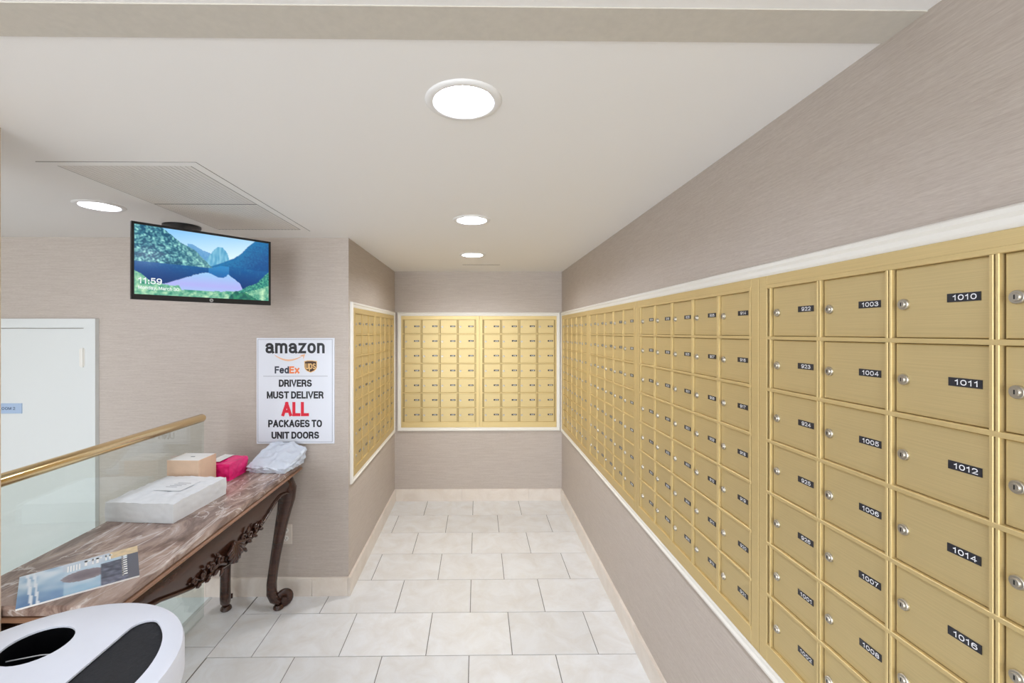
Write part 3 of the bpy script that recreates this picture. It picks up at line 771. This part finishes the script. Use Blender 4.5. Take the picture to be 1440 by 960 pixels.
def apron(x, y0, y1, thick, fn, n=48):
    mb = MB()
    for j in range(n+1):
        y = lerp(y0, y1, j/n); z = fn(y)
        bul = .012*math.cos(PI*(y-CY)/1.2) if thick > 0 else 0
        mb.v += [(x+bul-.01, y, APZ), (x+bul+.004, y, lerp(APZ, z, .4)), (x+bul, y, z+.012), (x+bul-.004, y, z), (x+bul-thick, y, z), (x-thick, y, APZ)]
    for j in range(n):
        for k in range(6):
            a, b = j*6+k, j*6+(k+1) % 6; mb.f.append((a, b, b+6, a+6)); mb.m.append(0)
    mb.f.append(tuple(range(5, -1, -1))); mb.f.append(tuple(n*6+k for k in range(6))); mb.m += [0, 0]
    return mb
tloc(apron(-1.042, TY0+.06, TY1-.07, .022, apron_z)).build('front_apron', M['wood'], tb, 40)
bead = [(-1.037+.012*math.cos(PI*(y-CY)/1.2), y, apron_z(y)+.004) for y in [lerp(TY0+.09, TY1-.10, k/40) for k in range(41)]]
tloc(MB().tube(bead, .0055, 8)).build('apron_bead', M['wood'], tb, 180)
tloc(MB().box(-1.445, -1.425, TY0+.06, TY1-.07, .66, APZ)).build('back_apron', M['wood'], tb)
for ya in (TY0+.035, TY1-.06):
    ap = MB(); pts = [(-1.42, APZ), (-1.07, APZ), (-1.07, .66), (-1.14, .665), (-1.20, .635), (-1.245, .62), (-1.29, .635), (-1.35, .665), (-1.42, .66)]
    ap.prism(pts, ya, ya+.02); tloc(ap).build('end_apron', M['wood'], tb)
# carving: a fan shell with leafy scrolls to either side
XF = -1.030+.012
sh = MB()
for k in range(9):
    a = lerp(-1.15, 1.15, k/8); L = .085-.018*abs(a)
    base = Vector((XF, CY, .655)); tip = base+Vector((.004, math.sin(a)*L, -math.cos(a)*L))
    sh.tube([base, base.lerp(tip, .35)+Vector((.008, 0, 0)), base.lerp(tip, .75)+Vector((.011, 0, 0)), base.lerp(tip, .95)+Vector((.007, 0, 0)), tip], [.003, .006, .0105, .009, .003], 8)
tloc(sh).build('carved_shell', M['wood'], tb, 180)
def scroll(cy, cz, r0, turns, sgn, start, x):
    pts, rr = [], []
    n = int(16*turns)
    for k in range(n+1):
        t = k/n; a = start+sgn*2*PI*turns*t; r = r0*(1-.8*t)
        pts.append((x+.004*math.sin(PI*t), cy+r*math.cos(a), cz+r*math.sin(a))); rr.append(.0062*(1-.5*t))
    return pts, rr
for sd in (-1, 1):
    lf = MB()
    # S-shaped stem along the lower edge, curls and small leaves
    stem = []
    for k in range(25):
        t = k/24; y = CY+sd*lerp(.05, .265, t); stem.append((XF-.004-.006*t, y, apron_z(y)+.018+.008*math.sin(t*9)))
    lf.tube(stem, [lerp(.0085, .003, k/24) for k in range(25)], 8)
    for (dy, dz, r, st) in ((.085, .042, .022, 0), (.14, .034, .018, 2), (.195, .030, .015, 1), (.24, .024, .011, 3)):
        y = CY+sd*dy; p_, r_ = scroll(y, apron_z(y)+dz, r, 1.4, sd, st, XF-.006); lf.tube(p_, r_, 7)
    for (dy, dz, l, a) in ((.075, .012, .035, -.9), (.11, .016, .032, -.5), (.16, .014, .030, -.4), (.215, .012, .026, -.3), (.10, .055, .030, .9), (.165, .048, .024, .7)):
        y = CY+sd*dy; b_ = Vector((XF-.004, y, apron_z(y)+dz)); t_ = b_+Vector((.003, sd*math.cos(a)*l, math.sin(a)*l))
        lf.tube([b_, b_.lerp(t_, .4)+Vector((.006, 0, 0)), b_.lerp(t_, .8)+Vector((.005, 0, 0)), t_], [.003, .008, .006, .001], 7)
    tloc(lf).build('leaf_scroll', M['wood'], tb, 180)
# cabriole legs: squared knee, slim shank, curled foot on a pad
def leg(cx, cy, dx, dy):
    e_ = Vector((dx, dy, 0)).normalized()
    path = [(.740, -.012, .040), (.700, .006, .045), (.650, .024, .046), (.600, .022, .041), (.540, .010, .035), (.460, -.006, .030), (.380, -.020, .027), (.300, -.034, .0245), (.220, -.046, .0235), (.150, -.054, .0235), (.095, -.054, .0245), (.060, -.040, .024), (.040, -.018, .021)]
    pts = [Vector((cx, cy, z))+e_*o for z, o, r in path]
    mb = MB().tube(pts, [r for z, o, r in path], 16, sq=.35)
    lg_ = tloc(mb).build('leg', M['wood'], tb, 60)
    ft = MB(); side = Vector((-e_.y, e_.x, 0)); c0 = Vector((cx, cy, .056))+e_*.006
    sp = []
    for k in range(25):
        t = k/24; a = -PI*.62+t*2*PI*1.25; r = .031*(1-.62*t)
        sp.append(c0+e_*(r*math.cos(a))+Vector((0, 0, r*math.sin(a))))
    ft.tube(sp, [(.013*(1-.35*k/24), .026-.004*k/24) for k in range(25)], 10)
    ft.tube([c0-side*.030, c0+side*.030], .013, 12)
    tloc(ft).build('scroll_foot', M['wood'], lg_, 60)
    pd = MB().lathe([(.024, 0), (.029, .006), (.027, .016), (.02, .024)], 16, cx-e_.x*.020, cy-e_.y*.020, cap0=True, cap1=True)
    tloc(pd).build('foot_pad', M['wood'], lg_, 40)
    kn = MB()
    for sg_ in (-1, 1):
        p_ = Vector((cx, cy, .66))+e_*.030+side*(sg_*.026)
        pts_ = []
        for k in range(15):
            t = k/14; a = PI/2+sg_*0+t*2*PI*1.1; r = .020*(1-.7*t)
            pts_.append(p_+e_*(.018*(1-t*.5))+side*(sg_*r*math.cos(a))+Vector((0, 0, r*math.sin(a)-.004)))
        kn.tube(pts_, .005, 7)
    kb = Vector((cx, cy, .69))+e_*.052
    for a in (-.5, 0, .5):
        t_ = kb+side*(math.sin(a)*.06)+Vector((0, 0, -.10*math.cos(a)))-e_*.010
        kn.tube([kb, kb.lerp(t_, .4)+e_*.006, kb.lerp(t_, .8)+e_*.003, t_], [.004, .009, .007, .002], 8)
    tloc(kn).build('knee_carving', M['wood'], lg_, 180)
for cx, dx in ((-1.085, 1), (-1.395, -.25)):
    for cy, dy in ((TY0+.075, -.55), (TY1-.085, .55)): leg(cx, cy, dx, dy)

# =================================================================== PARCELS AND MAGAZINE ON THE TABLE
def softbox(w, d, h, n, amp, seed, rnd=.15, bulge=0.0, top=None):
    """box of n x n x m cells with rounded edges and crumpled faces, base at z=0"""
    bm = bmesh.new(); bmesh.ops.create_cube(bm, size=2.0)
    bmesh.ops.subdivide_edges(bm, edges=bm.edges[:], cuts=n, use_grid_fill=True)
    for v in bm.verts:
        q = v.co.copy(); m_ = max(abs(q.x), abs(q.y), abs(q.z))
        sp = q.normalized()*1.25
        q = q.lerp(sp, rnd) if rnd else q
        p_ = Vector((q.x*w/2, q.y*d/2, (q.z+1)*h/2))
        nz = noise.noise(Vector((p_.x*22+seed, p_.y*22, p_.z*30)))+.6*noise.noise(Vector((p_.x*60+seed, p_.y*60, p_.z*60)))
        p_ += v.normal*(nz*amp)
        if bulge and v.co.z > 0: p_.z += bulge*(1-v.co.x**2)*(1-v.co.y**2)
        if top: p_ = top(p_, v.co)
        if v.co.z < -.99: p_.z = max(p_.z, 0)*.2
        p_.z = max(p_.z, 0.0)
        v.co = p_
    return bm
def bmobj(name, bm, mat, parent, smooth=35):
    zmin = min(v.co.z for v in bm.verts)
    for v in bm.verts: v.co.z -= zmin
    me = bpy.data.meshes.new(name); bm.to_mesh(me); bm.free(); me.materials.append(mat)
    return obj(name, me, parent, smooth)
TOP = TZ+.0005
pk = tag(empty('parcel', (-1.312, 1.863, TOP), math.radians(-4.5)), 'big flat white wrapped parcel lying on the marble table', 'parcel')
def dent(p_, c_):
    if c_.z > .9: p_.z += .004*noise.noise(Vector((p_.x*40, p_.y*40, 9)))
    return p_
bmobj('wrapping', softbox(.285, .315, .076, 26, .0022, 3, rnd=.03, top=dent), M['paperwhite'], pk)
al = MB().box(-.05, .07, -.03, .09, .0785, .0792)
al.cur = 1
for k in range(4): al.box(-.03+.006*k, .02+.009*k, .01+.016*k, .014+.016*k, .0792, .0794)
al.build('address_label', [M['paperwhite'], M['greyline']], pk)
bx = tag(empty('parcel', (-1.375, 2.10, TOP), math.radians(-3)), 'small peach cardboard box with a white top behind the flat parcel', 'parcel')
MB().cbox(-.077, .077, -.062, .062, 0, .144, .0015).build('carton', M['cardboard'], bx)
MB().box(-.074, .074, -.060, .060, .144, .1446).build('top_label', M['labelwhite'], bx)
MB().box(.077, .0775, -.045, -.041, .06, .144).build('tape_edge', M['cardboard'], bx)
MB().box(-.006, .014, -.004, .004, .1446, .1449).build('printed_mark', M['ink'], bx)
pp = tag(empty('parcel', (-1.298, 2.258, TOP), math.radians(-2)), 'bright pink plastic wrapped parcel with a white label', 'parcel')
bmobj('wrapping', softbox(.125, .165, .084, 22, .0055, 11, rnd=.08), M['pink'], pp)
MB().add([(-.055, -.06, .0915), (-.002, -.06, .0915), (-.002, .06, .0915), (-.055, .07, .0915), (-.055, -.06, .090), (-.002, -.06, .090), (-.002, .07, .090), (-.055, .07, .090)],
         [(0,1,2,3), (7,6,5,4), (0,4,5,1), (1,5,6,2), (2,6,7,3), (3,7,4,0)]).build('address_label', M['labelwhite'], pp)
bg_ = tag(empty('mailer_bag', (-1.100, 2.392, TOP), math.radians(-6)), 'crumpled pale grey plastic mailer bag at the table end by the notice', 'parcel')
def bagtop(p_, c_):
    if c_.z > -.5:
        t = (c_.y+1)/2                                  # rises towards the wall
        p_.z *= .35+.75*t-.25*max(0, c_.x-.2)*1.2
        p_.x += .02*(t-.5)
    p_.z += .010*max(0, noise.noise(Vector((p_.x*30, p_.y*30, 2))))*(1 if c_.z > -.5 else 0)
    return p_
bmobj('bag', softbox(.205, .20, .105, 30, .012, 23, rnd=.14, top=bagtop), M['poly'], bg_)
mb = MB().add([(.0, 0, 0), (.085, .02, .0), (.075, .062, .004), (-.008, .040, .004), (.0, 0, -.001), (.085, .02, -.001), (.075, .062, .003), (-.008, .040, .003)],
              [(0,1,2,3), (7,6,5,4), (0,4,5,1), (1,5,6,2), (2,6,7,3), (3,7,4,0)])
# magazine
A, B, Cc, Dd = Vector((-1.232, 1.168)), Vector((-1.382, 1.322)), Vector((-1.178, 1.512)), Vector((-1.028, 1.328))
ctr = (A+B+Cc+Dd)/4
mg = tag(empty('magazine', (ctr.x, ctr.y, TOP)), 'glossy magazine with a blue photographic cover on the marble top', 'magazine')
def mp(s, t, z): q = B.lerp(Cc, s).lerp(A.lerp(Dd, s), t)-ctr; return (q.x, q.y, z)
pg = MB(); q = [mp(0, 0, 0), mp(1, 0, 0), mp(1, 1, 0), mp(0, 1, 0), mp(0, 0, .0045), mp(1, 0, .0045), mp(1, 1, .0045), mp(0, 1, .0045)]
pg.add(q, [(0,1,2,3), (7,6,5,4), (0,4,5,1), (1,5,6,2), (2,6,7,3), (3,7,4,0)]).build('pages', M['labelwhite'], mg)
def cover(s, t):
    n = noise.noise((s*6, t*5, 4)); n2 = noise.noise((s*18, t*16, 8))
    c_ = mixc((214, 224, 230), (150, 184, 206), t*1.1+n*.7)
    if s < .35: c_ = mixc(c_, (96, 130, 170), max(0, t-.35)*1.4+n*.5)
    if .05 < s-.05*t < .075 or .10 < s-.05*t < .12: c_ = (226, 232, 236)
    d = ((s-.52)/.19)**2+((t-.52-.1*(s-.5))/.17)**2
    if d < 1: c_ = mixc((110, 96, 102), (140, 126, 132), d+n2*.4)
    if s > .66 and t > .32: c_ = mixc((62, 66, 82), (120, 126, 146), .35+n2*.9+(t-.6)*.6)
    if s > .74 and t < .22: c_ = mixc((232, 206, 160), (206, 184, 150), .5+n2)
    if s > .90 and t > .22: c_ = (92, 96, 108)
    if .34 < s < .78 and t < .26 and s < .74: c_ = mixc(c_, (190, 196, 206), .5)
    return c_
printed('cover_print', 72, 56, cover, lambda s, t: mp(s, t, .0049), M['cover'], mg)
bars = MB()
def bar(s0, s1, t0, t1): bars.add([mp(s0, t0, .0052), mp(s1, t0, .0052), mp(s1, t1, .0052), mp(s0, t1, .0052)], [(3,2,1,0)])
for k in range(5): bar(.375+.024*k, .387+.024*k, .10, .30)
for s0, w in ((.52, .05), (.585, .025), (.62, .05), (.70, .028), (.735, .028)):
    bar(s0, s0+w*.45, .06, .24); bar(s0, s0+w, .06, .11)
for k in range(9): bar(.845, .895, .24+.072*k, .24+.072*k+.035); bar(.845, .86, .24+.072*k, .30+.072*k)
bars.build('cover_lettering', M['labelwhite'], mg)

# =================================================================== WASTE BIN
CX, CYB, RB, ZL = -.833, .8005, .2455, .89
bn = tag(empty('recycling_bin', (CX, CYB, 0)), 'round silver white recycling bin with two openings in its lid', 'bin')
bm_ = MB().lathe([(.205, 0), (.215, .02), (.232, .70), (.236, ZL-.075)], 64, cap0=True); bm_.build('body', M['lid'], bn, 40)
h1 = circ(-.070, .0965, .058, 32)
arc = []
R2, ch, rc = .207, .080, .028
# half-moon opening with rounded corners
a_end = math.acos((ch+rc)/(R2-rc)); cy_ = (R2-rc)*math.sin(a_end)
h2 = [(R2*math.cos(a), R2*math.sin(a)) for a in [lerp(-a_end, a_end, k/24) for k in range(25)]]
h2 += [(ch+rc+rc*math.cos(a), cy_+rc*math.sin(a)) for a in [lerp(a_end, PI, k/8) for k in range(1, 9)]]
h2 += [(ch+rc+rc*math.cos(a), -cy_+rc*math.sin(a)) for a in [lerp(PI, 2*PI-a_end, k/8) for k in range(0, 8)]]
bm = fill_plane(circ(0, 0, RB-.014, 64), [h1, h2], ZL)
for f in bm.faces:
    if f.normal.z < 0: f.normal_flip()
ex = bmesh.ops.extrude_edge_only(bm, edges=[e for e in bm.edges if e.is_boundary])
nv = [g for g in ex['geom'] if isinstance(g, bmesh.types.BMVert)]
for v in nv:
    r = math.hypot(v.co.x, v.co.y)
    if r > RB-.02: v.co.z -= .006; v.co.x *= (RB-.003)/r; v.co.y *= (RB-.003)/r
    else: v.co.z -= .004
outer_v = [v for v in nv if math.hypot(v.co.x, v.co.y) > RB-.02]
oe = [e for e in bm.edges if e.is_boundary and all(v in outer_v for v in e.verts)]
for dr, dz in ((.003, -.010), (.0, -.055), (-.010, -.012)):
    ex = bmesh.ops.extrude_edge_only(bm, edges=oe)
    nv = [g for g in ex['geom'] if isinstance(g, bmesh.types.BMVert)]; oe = [g for g in ex['geom'] if isinstance(g, bmesh.types.BMEdge)]
    for v in nv:
        r = math.hypot(v.co.x, v.co.y); v.co.x *= (r+dr)/r; v.co.y *= (r+dr)/r; v.co.z += dz
me = bpy.data.meshes.new('lid'); bm.to_mesh(me); bm.free(); me.materials.append(M['lid']); obj('lid', me, bn, 35)
MB().add([(x, y, ZL-.0055) for x, y in [(a*1.01, b*1.01) for a, b in h2]], [tuple(range(len(h2)))]).build('flap', M['felt'], bn)
MB().lathe([(.060, ZL-.004), (.064, ZL-.06), (.08, ZL-.22)], 32, -.070, .0965, cap1=True).build('liner_bag', M['liner'], bn, 60)
MB().tube([(-.070-.056, .0965-.006, ZL-.030), (-.070, .0965+.006, ZL-.026), (-.070+.056, .0965+.018, ZL-.030)], .0012, 6).build('liner_edge', M['grey'], bn)
